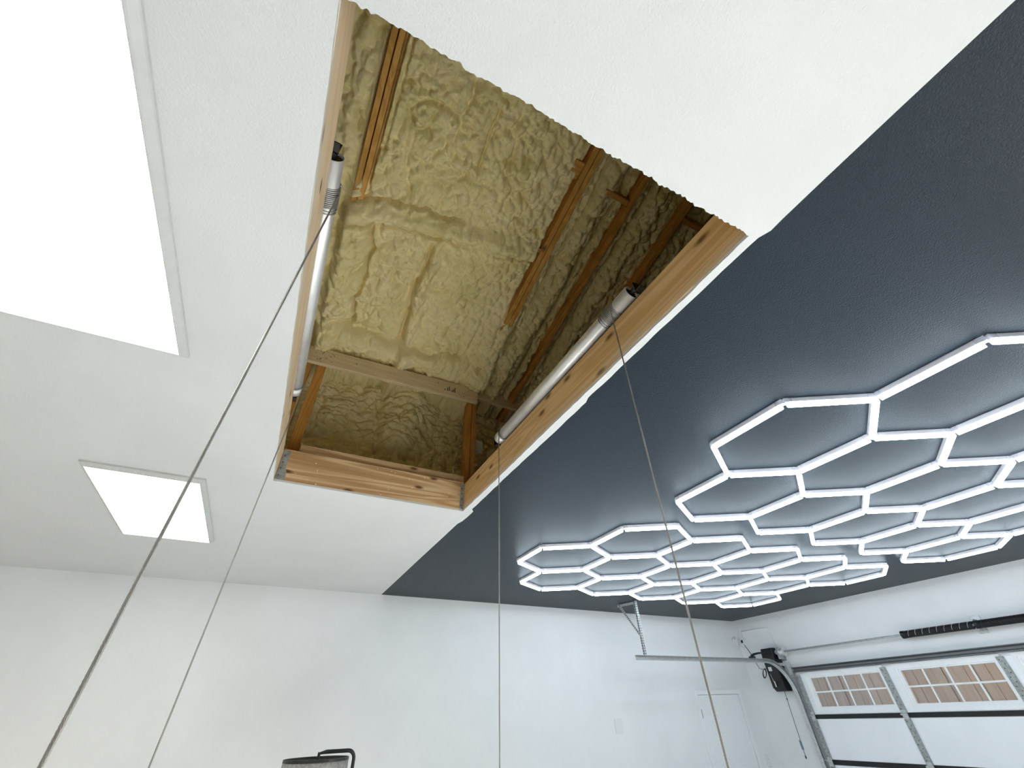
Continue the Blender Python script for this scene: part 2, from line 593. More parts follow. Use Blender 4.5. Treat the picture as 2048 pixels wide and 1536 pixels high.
def worley(x, y, seed):
    g = np.random.default_rng(seed)
    PX, PY = g.random((128, 128)), g.random((128, 128))
    xi, yi = np.floor(x).astype(int), np.floor(y).astype(int)
    d1 = np.full(x.shape, 9.0); d2 = np.full(x.shape, 9.0)
    for i in (-1, 0, 1):
        for j in (-1, 0, 1):
            cx, cy = xi + i, yi + j
            px = cx + PX[cx % 128, cy % 128]; py = cy + PY[cx % 128, cy % 128]
            d = np.hypot(x - px, y - py)
            m = d < d1
            d2 = np.where(m, d1, np.minimum(d2, d)); d1 = np.where(m, d, d1)
    return d1, d2

def blobs(x, y, size, seed, warp=0.6):
    """rounded lobes with sharp creases, 0..1"""
    wx = x / size + warp * fbm(x / size * 0.45, y / size * 0.45, seed + 50, 2)
    wy = y / size + warp * fbm(x / size * 0.45 + 31, y / size * 0.45 + 17, seed + 60, 2)
    d1, d2 = worley(wx, wy, seed)
    return np.sqrt(np.clip(d2 - d1, 0, 1)) * 0.75 + (1 - np.clip(d1, 0, 1)) * 0.25

def lumps(x, y, size, seed, warp=0.5):
    """rounded cauliflower bumps meeting in creases, 0..1"""
    wx = x / size + warp * fbm(x / size * 0.4, y / size * 0.4, seed + 50, 2)
    wy = y / size + warp * fbm(x / size * 0.4 + 31, y / size * 0.4 + 17, seed + 60, 2)
    d1, d2 = worley(wx, wy, seed)
    return np.sqrt(np.clip(1 - (d1 / 0.92) ** 2, 0, 1))

def axisgrid(segs):
    out = []
    for a, b_, st in segs:
        n_ = max(1, int(round((b_ - a) / st)))
        out += list(np.linspace(a, b_, n_, endpoint=False))
    out.append(segs[-1][1])
    return np.array(out)

def grid_mesh(name, P, mat, flip=False):
    ny, nx, _ = P.shape
    me = bpy.data.meshes.new(name)
    idx = np.arange(ny * nx).reshape(ny, nx)
    q = np.stack([idx[:-1, :-1], idx[:-1, 1:], idx[1:, 1:], idx[1:, :-1]], -1).reshape(-1, 4)
    if flip: q = q[:, ::-1]
    me.vertices.add(ny * nx)
    me.vertices.foreach_set('co', P.reshape(-1).astype(np.float32))
    me.loops.add(q.size)
    me.loops.foreach_set('vertex_index', q.reshape(-1).astype(np.int32))
    me.polygons.add(len(q))
    me.polygons.foreach_set('loop_start', np.arange(0, q.size, 4, dtype=np.int32))
    me.polygons.foreach_set('loop_total', np.full(len(q), 4, dtype=np.int32))
    me.polygons.foreach_set('use_smooth', np.ones(len(q), dtype=bool))
    me.update(calc_edges=True)
    me.validate()
    me.materials.append(mat)
    o = bpy.data.objects.new(name, me)
    COL.objects.link(o)
    return o

RAFT = [(-0.245, 2, 0.075), (1.165, 2, 0.085), (1.60, 1, 0.042), (2.04, 1, 0.042), (2.60, 1, 0.042), (-0.90, 1, 0.042)]

# sprayed foam on the underside of the roof
gx = axisgrid([(-2.2, -0.75, 0.06), (-0.75, 2.75, 0.0075), (2.75, 4.2, 0.08)])
gy = axisgrid([(-1.0, 0.35, 0.06), (0.35, 3.02, 0.0075), (3.02, 3.36, 0.06)])
XX, YY = np.meshgrid(gx, gy)
def g1(v, c, w):
    return np.exp(-((v - c) / w) ** 2)
wob = 0.035 * fbm(YY * 2.1 + 3, XX * 0.7, 90)
low = 0.055 * fbm(XX * 1.9, YY * 1.9, 21, 3)
h = low
crossY = 1.70 - 0.13 * XX + 0.06 * fbm(XX * 3.5, YY * 0, 31, 4)
inbay = sstep(-0.36, -0.27, XX) * (1 - sstep(1.10, 1.2, XX))
h = h + inbay * 0.085 * g1(YY, crossY, 0.07) * (0.7 + 0.5 * vnoise(XX * 6, YY * 2, 33))
hidX = 0.405 + wob + 0.03 * np.sin(YY * 5)
h = h + 0.045 * g1(XX, hidX, 0.05) * (sstep(0.4, 1.0, YY) * 0.5 + sstep(1.8, 2.0, YY))
h = h - 0.04 * g1(XX, hidX - 0.075, 0.028) * sstep(1.65, 1.9, YY)
h = h + 0.085 * g1(YY, 2.80 + 0.02 * np.sin(XX * 9), 0.085) * sstep(-0.45, -0.2, XX) * (1 - sstep(1.2, 1.5, XX)) * (0.75 + 0.45 * vnoise(XX * 5, YY, 43))
h = h - 0.05 * g1(YY, 2.66 + 0.03 * fbm(XX * 3, YY * 0 + 2, 44), 0.03) * inbay
h = h + 0.05 * g1(XX, 0.62, 0.10) * g1(YY, 2.60, 0.13)
# crack-like creases
for (cx, cy, rr, a0, a1, dep) in ((0.10, 1.16, 0.20, 200, 330, .03), (0.62, 1.05, 0.13, 270, 400, .022), (0.80, 0.82, 0.2, 230, 300, .022), (0.05, 1.42, .25, 40, 110, .025), (-0.1, 2.25, .35, 130, 230, .03), (0.95, 2.3, 0.2, 20, 120, .02)):
    rad = np.hypot(XX - cx, YY - cy) + 0.02 * fbm(XX * 9, YY * 9, 71)
    ang = np.degrees(np.arctan2(YY - cy, XX - cx)) % 360
    am = sstep(a0 - 12, a0 + 8, np.where(ang < a0 - 60, ang + 360, ang)) * (1 - sstep(a1 - 8, a1 + 12, np.where(ang < a0 - 60, ang + 360, ang)))
    h = h - dep * np.exp(-((rad - rr) / 0.014) ** 2) * am + dep * 0.5 * np.exp(-((rad - rr * 0.8) / 0.05) ** 2) * am
# long shadowed creases beside the ridges
def crease(d, w, dep, mask):
    return -1.5 * dep * np.exp(-(d / (w * 0.8)) ** 2) * mask
mk = lambda sd, f=3.0: sstep(0.30, 0.55, vnoise(XX * f + sd, YY * f + 2 * sd, 200 + sd))
h = h + crease(YY - (crossY - 0.085) - 0.02 * fbm(XX * 6, YY * 0, 211), 0.014, 0.06, inbay * mk(1))
h = h + crease(YY - (crossY + 0.085) - 0.025 * fbm(XX * 5, YY * 0 + 4, 213), 0.012, 0.045, inbay * mk(2))
h = h + crease(XX - (hidX - 0.055) - 0.035 * fbm(YY * 7, XX * 0, 215), 0.012, 0.05, sstep(1.78, 1.9, YY) * (1 - sstep(2.55, 2.7, YY)) * mk(3))
h = h + crease(XX - (hidX + 0.07) - 0.02 * fbm(YY * 5, XX * 0, 217), 0.011, 0.04, sstep(0.7, 0.9, YY) * (1 - sstep(2.3, 2.5, YY)) * mk(4))
h = h + crease(YY - 2.70 - 0.035 * fbm(XX * 4, YY * 0 + 9, 219), 0.014, 0.065, inbay * mk(5))
h = h + crease(XX - (-0.09 + 0.09 * fbm(YY * 6, XX * 0, 221)), 0.014, 0.055, sstep(1.75, 1.9, YY) * (1 - sstep(2.6, 2.7, YY)) * mk(6))
h = h + crease(XX - (-0.165), 0.016, 0.03, sstep(0.4, 0.6, YY) * (1 - sstep(1.3, 1.5, YY)))
h = h + crease(XX - 1.30 - 0.02 * fbm(YY * 5, XX * 0, 223), 0.012, 0.05, mk(7)) + crease(XX - 1.49 - 0.02 * fbm(YY * 4, XX * 0, 225), 0.016, 0.06, mk(8)) + crease(XX - 1.72, 0.016, 0.05, mk(9))
# foam creeping over the paired rafters low down the slope, fillets along them
h = h + 0.085 * g1(XX, -0.245, 0.10) * sstep(1.35, 1.85, YY) + 0.012 * g1(XX, -0.17, 0.03)
h = h + 0.085 * g1(XX, 1.165, 0.10) * sstep(1.95, 2.35, YY) + 0.015 * g1(XX, 1.08, 0.035) * sstep(1.6, 1.9, YY)
# deeper bays beyond the paired rafters
rb = sstep(1.19, 1.27, XX)
h = h - 0.045 * rb - 0.035 * sstep(1.62, 1.75, XX) + rb * 0.062 * g1(XX, 1.40 + 0.03 * np.sin(YY * 4), 0.06) + 0.055 * g1(XX, 1.82, 0.07)
lb = 1 - sstep(-0.34, -0.27, XX)
h = h - 0.05 * lb + lb * 0.045 * g1(XX, -0.40, 0.05) * (0.5 + vnoise(XX * 4, YY * 4, 47))
h = h + 0.02 * sstep(2.3, 2.8, YY) * rb
rough_amt = 0.55 + 0.75 * vnoise(XX * 2.3 + 5, YY * 2.3 + 1, 61)
smooth_zone = 1 - 0.65 * inbay * g1(YY, crossY, 0.07) - 0.5 * g1(YY, 2.82, 0.07)
rough_amt = rough_amt * smooth_zone
h = h + (0.040 * (blobs(XX, YY, 0.12, 101, 1.2) - .5) + 0.075 * rough_amt * (lumps(XX, YY * 0.85, 0.060, 103, 0.8) - .7) + 0.026 * rough_amt * (lumps(XX, YY, 0.031, 105, 0.7) - .7) + .02)
# keep the foam off the exposed rafter undersides
ZF = RZ0 + RM * (RY0 - YY) + 0.062 - h
for xc, npl, wd in RAFT:
    hw = wd / 2 + 0.006
    lim = {-0.245: 1.55, 1.165: 2.12}.get(xc, 2.25)
    expo = (1 - sstep(hw, hw + 0.02, np.abs(XX - xc))) * (1 - sstep(lim - 0.15, lim + 0.12, YY + 0.12 * (vnoise(YY * 7 + xc * 9, XX * 20, 83) - .5)))
    if xc > 1.3: expo = (1 - sstep(hw, hw + 0.02, np.abs(XX - xc)))
    ZF = np.maximum(ZF, (RZ0 + RM * (RY0 - YY) + 0.11) * expo + ZF * (1 - expo))
P = np.stack([XX, YY, ZF + CZ], -1)
foam = grid_mesh('spray_foam', P, M['foam'], flip=True)
tag(foam, 'cream spray foam covering the sloped underside of the roof', 'spray foam', kind='stuff')

# foam on the low eave wall behind the knee wall
gx = axisgrid([(-2.1, -0.5, 0.06), (-0.5, 2.2, 0.0075), (2.2, 4.1, 0.1)])
gz = axisgrid([(1.205, 1.45, 0.03), (1.45, 2.46, 0.0075)])
XX, ZZ = np.meshgrid(gx, gz)
h = 0.07 * fbm(XX * 2.0 + 7, ZZ * 2.0, 121, 3)
h = h + 0.085 * g1(XX, 0.62 + 0.05 * np.sin(ZZ * 6), 0.16) * sstep(1.75, 2.0, ZZ) - 0.05 * g1(XX, 0.42 + 0.04 * np.sin(ZZ * 5), 0.028)
h = h - 0.04 * g1(ZZ, 1.86 + 0.05 * np.sin(XX * 4 + 1), 0.05) + 0.05 * g1(ZZ, 1.72, 0.10)
h = h + 0.05 * blobs(XX, ZZ, 0.16, 131, 1.0) + 0.075 * lumps(XX * 0.7, ZZ * 1.2, 0.062, 133, 1.0) + 0.026 * lumps(XX * 0.75, ZZ * 1.2, 0.031, 135, 0.8) - .05
YF = 3.50 - 0.14 * (ZZ - 1.2) - h
P = np.stack([XX, YF, ZZ + CZ], -1)
fw_ = grid_mesh('spray_foam', P, M['foam'])
tag(fw_, 'shadowed spray foam wall behind the low wooden posts', 'spray foam', kind='stuff')

# roof deck that closes the attic, its rafters as parts
deck = B()
pts = []
for (x, y) in ((-2.4, -1.1), (4.4, -1.1), (4.4, 3.9), (-2.4, 3.9)):
    pts.append((x, y, roofz(y) + 0.20 + CZ))
hexa(deck, pts + [(x, y, z + 0.05) for x, y, z in pts])
roof = tag(obj('roof_deck', deck, M['block']), 'sloping roof deck above the spray foam', kind='structure')
def ply(x0, x1, y0, y1, drop, depth=0.14):
    p = [(x0, y0, roofz(y0) + drop + CZ), (x1, y0, roofz(y0) + drop + CZ), (x1, y1, roofz(y1) + drop + CZ), (x0, y1, roofz(y1) + drop + CZ)]
    return hexa(B(), p + [(x, y, z + depth) for x, y, z in p], 0.0025)
for xc, npl, wd in RAFT:
    if npl == 2:
        w = (wd - 0.007) / 2
        ra = obj('rafter', ply(xc - wd / 2, xc - wd / 2 + w, -0.9, 3.35, 0.0), M['raft_y'], roof)
        obj('rafter', ply(xc + wd / 2 - w, xc + wd / 2, -0.9, 3.35, 0.008 if xc > 0 else 0.0), M['raft_y'], roof)
    else:
        obj('rafter', ply(xc - wd / 2, xc + wd / 2, -0.9, 3.35, 0.012), M['raft_y'], roof)
def block(x0, x1, y0, y1, drop, hgt):
    z = roofz((y0 + y1) / 2) + drop + CZ
    return obj('blocking', box(B(), (x0, y0, z), (x1, y1, z + hgt), 0.002), M['block'], roof)
block(1.05, 1.122, 0.86, 0.98, 0.03, 0.09)
block(0.98, 1.122, 1.50, 1.54, 0.012, 0.09)
block(1.36, 1.578, 0.93, 0.97, 0.02, 0.14)
block(2.06, 2.57, 0.85, 0.89, 0.02, 0.12)
# closing walls of the attic space
for nm, lo, hi in (('wall_attic_left', (-2.4, -1.1, ZW + TH), (-2.3, 3.8, 5.4)), ('wall_attic_right', (4.2, -1.1, ZW + TH), (4.3, 3.8, 5.4)),
                   ('wall_attic_near', (-2.3, -1.1, ZW + TH), (4.2, -1.0, 5.4)), ('wall_attic_eave', (-2.3, 3.62, ZW + TH), (4.2, 3.72, 4.6))):
    tag(obj(nm, box(B(), lo, hi), M['foam']), 'foamed attic wall beyond the hatch, ' + nm.split('_')[-1] + ' side', kind='structure')

# knee wall: plate and posts
kw = empty('knee_wall', W(0.45, 2.95, 1.42), 'low wooden stud wall under the foamed roof, with a long dusty top plate', 'stud wall')
def tilt_plate(x0, x1, y0, y1, zl, zr, hgt):
    p = [(x0, y0, zl + CZ), (x1, y0, zr + CZ), (x1, y1, zr + CZ), (x0, y1, zl + CZ)]
    return hexa(B(), p + [(x, y, z + hgt) for x, y, z in p], 0.003)
tp = obj('top_plate', tilt_plate(-0.315, 1.192, 2.90, 2.938, 2.285, 2.318, 0.158), M['beam_x'], kw)
obj('second_plate', tilt_plate(1.10, 1.80, 2.99, 3.03, 2.435, 2.44, 0.135), M['beam_x'], kw)
obj('post', wbox(B(), 1.110, 1.150, 2.94, 3.03, 1.20, 2.33, .002), M['post_z'], kw)
obj('post', wbox(B(), 1.156, 1.196, 2.945, 3.03, 1.20, 2.33, .002), M['post_z'], kw)
obj('post', wbox(B(), -0.222, -0.152, 2.94, 2.98, 1.20, 2.30, .002), M['post_z'], kw)
obj('post', wbox(B(), -0.30, -0.262, 2.94, 3.03, 1.20, 2.29, .002), M['post_z'], kw)
obj('post', wbox(B(), 1.70, 1.745, 2.99, 3.05, 1.20, 2.45, .002), M['post_z'], kw)
# nail plate dots, stamp marks on the plate and foam crumbs stuck to it
nb_ = B()
for i in range(26):
    x = random.choice([random.uniform(-.27, -.12), random.uniform(.98, 1.17), random.uniform(-.2, 1.1)])
    z = 2.305 + 0.022 * (x + .3) + random.uniform(0, .12)
    cyl(nb_, W(x, 2.8995, z), W(x, 2.897, z), random.uniform(.0025, .005), 6)
for i, x in enumerate((0.86, .885, .90, .925, .94, .955)):
    wbox(nb_, x, x + .007, 2.8985, 2.9005, 2.36, 2.375 + .02 * ((i * 7) % 3))
tag(obj('nail_marks', nb_, M['slot'], kw), kind='stuff')
cb = B()
for i in range(22):
    x = random.uniform(-.28, 1.15); z = 2.30 + 0.022 * (x + .3) + random.uniform(0, .14)
    c = W(x, 2.897, z); r_ = random.uniform(.003, .007)
    bmesh.ops.create_icosphere(cb, subdivisions=1, radius=r_, matrix=Matrix.Translation(c))
tag(obj('foam_crumbs', cb, M['crumb'], kw), kind='stuff')

# small things left in the attic
card = obj('cover_plate', wbox(B(), 1.222, 1.312, 3.046, 3.05, 1.868, 2.002, .001), M['paper'])
tag(card, 'small white blank card beside the right wooden post in the attic', 'card')
lw = B()
tube(lw, [W(1.085 + .045 * math.cos(a) * (1 if a > 0 else 1), 3.03, 1.66 + .17 * math.sin(a)) for a in np.linspace(math.pi * .55, math.pi * 1.25, 14)], .003, 6)
tag(obj('wire_loop', lw, M['white'], smooth=True), 'thin white wire loop left of the attic post', 'wire')

# ================================================================== HATCH FRAME
FB = 1.193                                   # underside of the boards (top of the drywall)
hf = empty('hatch_frame', W((HX0 + HX1) / 2, (HY0 + HY1) / 2, FB), 'fir board frame lining the open attic hatch', 'frame')
obj('end_board', wbox(B(), HX0, HX1, HY1, HY1 + .038, FB, 1.408, .0025), M['fir_x'], hf)
obj('ledger_board', wbox(B(), -0.135, HX1 + .01, HY1 + .040, HY1 + .078, FB, 1.482, .0025), M['fir_x'], hf)
obj('end_board', wbox(B(), HX0, HX1, HY0 - .042, HY0 - .004, FB, 1.395, .0025), M['fir_x'], hf)
obj('side_board', wbox(B(), HX0 - .038, HX0, HY0 - .04, HY1 + .04, FB, 1.392, .0025), M['pale_y'], hf)
obj('side_board', wbox(B(), HX1, HX1 + .038, HY0 - .04, HY1 + .04, FB, 1.395, .0025), M['fir_y'], hf)
obj('side_board', wbox(B(), HX1 + .046, HX1 + .084, HY0 - .04, 0.735, FB, 1.425, .0025), M['pale_y'], hf)
# steel hangers in the far corners
def hanger(x0, x1, s):
    bm = B()
    prism(bm, [(x0, FB + .002 + CZ), (x1, FB + .002 + CZ), (x1 - s * .002, FB + .055 + CZ), ((x0 + x1) / 2 + s * .012, FB + .085 + CZ), ((x0 + x1) / 2 + s * .012, 1.395 + CZ), (x0, 1.395 + CZ)], 1, HY1 - .0035, HY1 - .0005)
    return obj('joist_hanger', bm, M['dullgalv'], hf)
hanger(HX0 + .002, HX0 + .058, 1)
hanger(HX1 - .002, HX1 - .03, -1)
nb_ = B()
for x0, s in ((HX0, 1), (HX1, -1)):
    for z in (1.22, 1.27, 1.31, 1.355):
        cyl(nb_, W(x0 + s * .016, HY1 - .0045, z), W(x0 + s * .016, HY1 - .002, z), .004, 8)
tag(obj('hanger_nails', nb_, M['slot'], hf), kind='stuff')
cb = B()
for i in range(34):
    if i < 14: c = W(random.uniform(-.12, 1.0), HY1 + .05, 1.484)
    else: c = W(random.uniform(-.2, 1.02), HY1 - .001, random.uniform(1.2, 1.4))
    bmesh.ops.create_icosphere(cb, subdivisions=1, radius=random.uniform(.0025, .0055), matrix=Matrix.Translation(c))
tag(obj('foam_crumbs', cb, M['crumb'], hf), kind='stuff')

# ================================================================== LIFT DRUMS AND CABLES
def drum(xc, y0, y1, zc, side, label):
    r_ = 0.034
    t = empty('lift_drum', W(xc, (y0 + y1) / 2, zc - r_), label, 'winch drum', 'lift drums beside the attic hatch')
    bm = B()
    annulus(bm, W(xc, y0, zc), (0, 1, 0), r_ - .003, r_, y1 - y0, 40)
    obj('drum_tube', bm, M['alu'], t, True)
    # long seam rib
    obj('seam_rib', wbox(B(), xc - side * (r_ * .72) - .002, xc - side * (r_ * .72) + .002, y0 + .003, y1 - .003, zc + r_ * .66, zc + r_ * .76), M['alu'], t)
    bm = B()
    tube(bm, helix(W(xc, y0 + .095, zc), W(xc, y0 + .175, zc), r_ + .0032, 11, 28), .0032, 6)
    obj('cable_coil', bm, M['steel'], t, True)
    bm = B()
    tube(bm, helix(W(xc, y0 + .178, zc), W(xc, y0 + .20, zc), r_ + .003, 2, 28), .0026, 6)
    obj('cable_end_coil', bm, M['steel'], t, True)
    bm = B()
    tube(bm, helix(W(xc, y1 - .075, zc), W(xc, y1 - .068, zc), r_ + .003, 1.1, 28), .0032, 6)
    obj('cable_end_coil', bm, M['steel'], t, True)
    bm = B()
    annulus(bm, W(xc, y1 - .06, zc), (0, 1, 0), r_ - .001, r_ + .004, .05, 36)
    obj('end_collar', bm, M['alu'], t, True)
    bm = B()
    cyl(bm, W(xc, y0 + .010, zc), W(xc, y0 + .030, zc), r_ - .003, 24)
    cyl(bm, W(xc, y0 - .03, zc), W(xc, y0 + .02, zc), .011, 12)
    obj('end_plug', bm, M['black'], t)
    bm = B()
    cyl(bm, W(xc, y1 - .02, zc), W(xc, y1 + .035, zc), .014, 12)
    obj('end_plug', bm, M['black'], t)
    for yy in (y0 - .035, y1 + .03):
        bm = B()
        wbox(bm, xc - .018, xc + .018, yy, yy + .006, 1.395, zc + .022, .001)
        wbox(bm, xc - .02, xc + .02, yy - .03, yy + .006, 1.395, 1.401, .001)
        obj('bearing_bracket', bm, M['black'], t)
    return t
drum(1.03, .765, 2.115, 1.437, 1, 'aluminium winch tube along the right side of the hatch')
drum(-.222, .752, 2.13, 1.437, -1, 'aluminium winch tube half hidden behind the left side of the hatch')

def wire_rope(a, b_, rad):
    a, b_ = Vector(a), Vector(b_)
    bm = B()
    d = b_ - a
    L = d.length
    s, t = frame_of(d)
    pitch = 0.038
    rs = rad * 0.40
    rc = rad - rs
    nseg = int(L / 0.0055)
    for k in range(6):
        pts = []
        for i in range(nseg + 1):
            f = i / nseg
            ang = 2 * math.pi * (L * f / pitch + k / 6)
            pts.append(a + d * f + (s * math.cos(ang) + t * math.sin(ang)) * rc)
        tube(bm, pts, rs, 5, cap=True)
    tube(bm, [a, b_], rc, 6)
    return bm
CR = 0.0031
FLZ = -CZ + 0.02
for (a, b_, lab) in (
        ((-.1845, .872, 1.437), (-.2045, .785, FLZ), 'thick twisted steel cable hanging nearest, from the left winch tube coil'),
        ((-.1825, 2.062, 1.437), (-.222, 1.79, FLZ), 'steel cable hanging from the far end of the left winch tube'),
        ((.9925, 2.040, 1.437), (1.0, 2.105, FLZ), 'steel cable hanging straight down from the far end of the right winch tube'),
        ((.9925, .875, 1.437), (1.0, .917, FLZ), 'steel cable hanging from the coil of the right winch tube')):
    o = obj('lift_cable', wire_rope(W(*a), W(*b_), CR), M['steel'], smooth=True)
    tag(o, lab, 'cable', 'four lift cables under the hatch')

# ================================================================== LED PANELS
def led_panel(x0, x1, y0, y1, label):
    t = empty('led_panel', Vector(((x0 + x1) / 2, (y0 + y1) / 2, ZW)), label, 'ceiling light', 'flat panel lights on the white ceiling')
    prof = [(0, ZW), (0, ZW - .011), (.004, ZW - .012), (.020, ZW - .024), (.023, ZW - .028), (.026, ZW - .028), (.026, ZW - .02)]
    bm = B()
    rings = []
    for ins, z in prof:
        rings.append([bm.verts.new(p) for p in ((x0 + ins, y0 + ins, z), (x1 - ins, y0 + ins, z), (x1 - ins, y1 - ins, z), (x0 + ins, y1 - ins, z))])
    for A, C in zip(rings, rings[1:]):
        for k in range(4):
            bm.faces.new((A[k], A[(k + 1) % 4], C[(k + 1) % 4], C[k]))
    bm.faces.new(rings[0])
    obj('frame', bm, M['pframe'], t)
    i = .0262
    obj('diffuser', box(B(), (x0 + i, y0 + i, ZW - .027), (x1 - i, y1 - i, ZW - .022)), M['panel_glow'], t)
    return t
led_panel(-1.185, -.580, 2.885, 4.10, 'flat rectangular light panel beyond the hatch, crossed by the thick cable')
led_panel(-1.185, -.580, .460, 1.673, 'large flat light panel in the upper left, nearest to the viewer')

# ================================================================== HEXAGON LIGHTS
HS, HA = 0.3795, 0.442
def tube_mesh(length):
    """housing and diffuser meshes, along local X, top on z=0"""
    w = .0125
    hb = B()
    prism(hb, [(-w * .9, 0), (w * .9, 0), (w, -.003), (w, -.024), (w * .9, -.0255), (-w * .9, -.0255), (-w, -.024), (-w, -.003)], 0, -length / 2, length / 2)
    db = B()
    k = 8
    arc = [(.0140, -.0256)] + [(.0140 * math.cos(a), -.0345 - .0125 * math.sin(a)) for a in np.linspace(0, math.pi, k)] + [(-.0140, -.0256)]
    prism(db, arc, 0, -length / 2 + .002, length / 2 - .002)
    out = []
    for bm, nm, mt in ((hb, 'led_tube', M['greyhouse']), (db, 'diffuser', M['tube_glow'])):
        bmesh.ops.recalc_face_normals(bm, faces=bm.faces)
        me = bpy.data.meshes.new(nm)
        bm.to_mesh(me); bm.free()
        me.materials.append(mt)
        out.append(me)
    return out
EL = 0.44
TH_ME, DF_ME = tube_mesh(EL - .030)
def connector_mesh(n_arms):
    bm = B()
    for k in range(n_arms):
        a = 2 * math.pi * k / 3
        c, s = math.cos(a), math.sin(a)
        p = []
        for z in (-.003, -.026):
            for (u_, v_) in ((0, -.0145), (.036, -.0145), (.036, .0145), (0, .0145)):
                p.append((u_ * c - v_ * s, u_ * s + v_ * c, z))
        hexa(bm, p)
    bmesh.ops.recalc_face_normals(bm, faces=bm.faces)
    me = bpy.data.meshes.new('connector'); bm.to_mesh(me); bm.free()
    me.materials.append(M['clear'])
    return me
CONN = {2: connector_mesh(2), 3: connector_mesh(3)}

def hex_light(x0, yc, label):
    t = empty('hexagon_light', Vector((x0 + 5.5 * HS, yc, ZW)), label, 'ceiling light', 'hexagon tube lights on the charcoal ceiling')
    edges, verts = {}, {}
    for j in (-1, 0, 1):
        for i in range(5):
            cx = x0 + HS * (1 if j == 0 else 2) + 2 * HS * i
            cy = yc + j * 1.5 * HA
            vs = [(cx + HS, cy - HA / 2), (cx + HS, cy + HA / 2), (cx, cy + HA), (cx - HS, cy + HA / 2), (cx - HS, cy - HA / 2), (cx, cy - HA)]
            vs = [(round(a, 3), round(b_, 3)) for a, b_ in vs]
            for k in range(6):
                e = tuple(sorted((vs[k], vs[(k + 1) % 6])))
                edges[e] = 1
    for e in edges:
        for v in e:
            verts.setdefault(v, []).append(e)
    o3 = t.location
    for (p, q) in edges:
        ang = math.atan2(q[1] - p[1], q[0] - p[0])
        hb = bpy.data.objects.new('led_tube', TH_ME)
        hb.location = ((p[0] + q[0]) / 2 - o3.x, (p[1] + q[1]) / 2 - o3.y, -.0005)
        hb.rotation_euler = (0, 0, ang)
        hb.parent = t
        COL.objects.link(hb)
        d = bpy.data.objects.new('diffuser', DF_ME)
        d.parent = hb
        COL.objects.link(d)
    for v, es in verts.items():
        angs = []
        for e in es:
            q = e[1] if e[0] == v else e[0]
            angs.append(math.atan2(q[1] - v[1], q[0] - v[0]))
        if len(es) >= 3: a = angs[0]
        else:
            a = angs[0]
            if (angs[1] - angs[0]) % (2 * math.pi) > math.pi: a = angs[1]
        c = bpy.data.objects.new('connector', CONN[min(len(es), 3)])
        c.location = (v[0] - o3.x, v[1] - o3.y, 0)
        c.rotation_euler = (0, 0, a)
        c.parent = t
        COL.objects.link(c)
    return t
hex_light(1.958, 1.045, 'large glowing honeycomb of white light tubes, nearest and cut off by the right edge')
hex_light(1.958, 3.412, 'glowing honeycomb of white light tubes farther back, above the door track')

# ================================================================== SIDE DOOR
d1 = obj('door_1', box(B(), (DX0 + .004, Y1 + .004, 0.008), (DX1 - .004, Y1 + .046, DZ - .004), .002), M['trim'])
tag(d1, 'plain white side door in the far wall', kind='structure')
for z in (-.045, -.80, -1.5):
    bm = B()
    cyl(bm, W(DX0 + .001, Y1 - .004, z - .05), W(DX0 + .001, Y1 - .004, z + .05), .0075, 10)
    wbox(bm, DX0 + .001, DX0 + .02, Y1 + .0005, Y1 + .0035, z - .05, z + .05)
    obj('hinge', bm, M['dullgalv'], d1)
tr = B()
cwid = .058
box(tr, (DX0 - cwid, Y1 - .012, 0), (DX0 - .004, Y1, DZ + cwid), .003)
box(tr, (DX1 + .004, Y1 - .012, 0), (DX1 + cwid, Y1, DZ + cwid), .003)
box(tr, (DX0 - .004, Y1 - .012, DZ + .004), (DX1 + .004, Y1, DZ + cwid), .003)
tag(obj('trim_1', tr, M['trim']), 'white flat casing around the side door', kind='structure')
box_back = B(); box(box_back, (DX0 - .1, Y1 + .1205, 0), (DX1 + .1, Y1 + .14, DZ + .1))
tag(obj('wall_behind_door', box_back, M['wall']), 'backing behind the side door', kind='structure')

# switch plate and outlets on the far wall
sp = obj('wall_plate', box(B(), (4.285, Y1 - .007, -.205 + CZ), (4.41, Y1, -.055 + CZ), .002), M['white'])
tag(sp, 'blank white wall plate on the far wall left of the door', 'wall plate')
ou = empty('wall_outlet', Vector((6.97, Y1, -.68 + CZ)), 'white double outlet low on the far wall right of the door', 'outlet')
obj('cover_plate', box(B(), (6.925, Y1 - .006, -.72 + CZ), (7.01, Y1, -.535 + CZ), .002), M['white'], ou)
for z in (-.585, -.665):
    ob_ = obj('socket', box(B(), (6.948, Y1 - .0085, z - .017 + CZ), (6.986, Y1 - .006, z + .017 + CZ), .002), M['trim'], ou)
    bm = B()
    for dx in (-.008, .008): box(bm, (6.967 + dx - .0015, Y1 - .009, z - .008 + CZ), (6.967 + dx + .0015, Y1 - .0084, z + .008 + CZ))
    obj('slot', bm, M['slot'], ob_)

# ================================================================== GARAGE DOOR
DXF = 7.085                                 # inner face
gd = empty('garage_door', Vector((DXF + .03, 2.24, 0)), 'white sectional garage door with a row of gridded windows', 'garage door')
DY0, DY1 = -.22, 4.66
secs = [(-.100, .405), (-.565, -.100), (-1.03, -.565), (-CZ + .005, -1.03)]
GAP = .046
stiles = [4.66, 3.485, 2.31, 1.135, -.04]
# lower sections
for i, (z0, z1) in enumerate(secs):
    if i == 0: continue
    obj('section', wbox(B(), DXF, DXF + .045, DY0, DY1, z0 + (0.004 if i < 3 else 0), z1 - GAP, .003), M['doorskin'], gd)
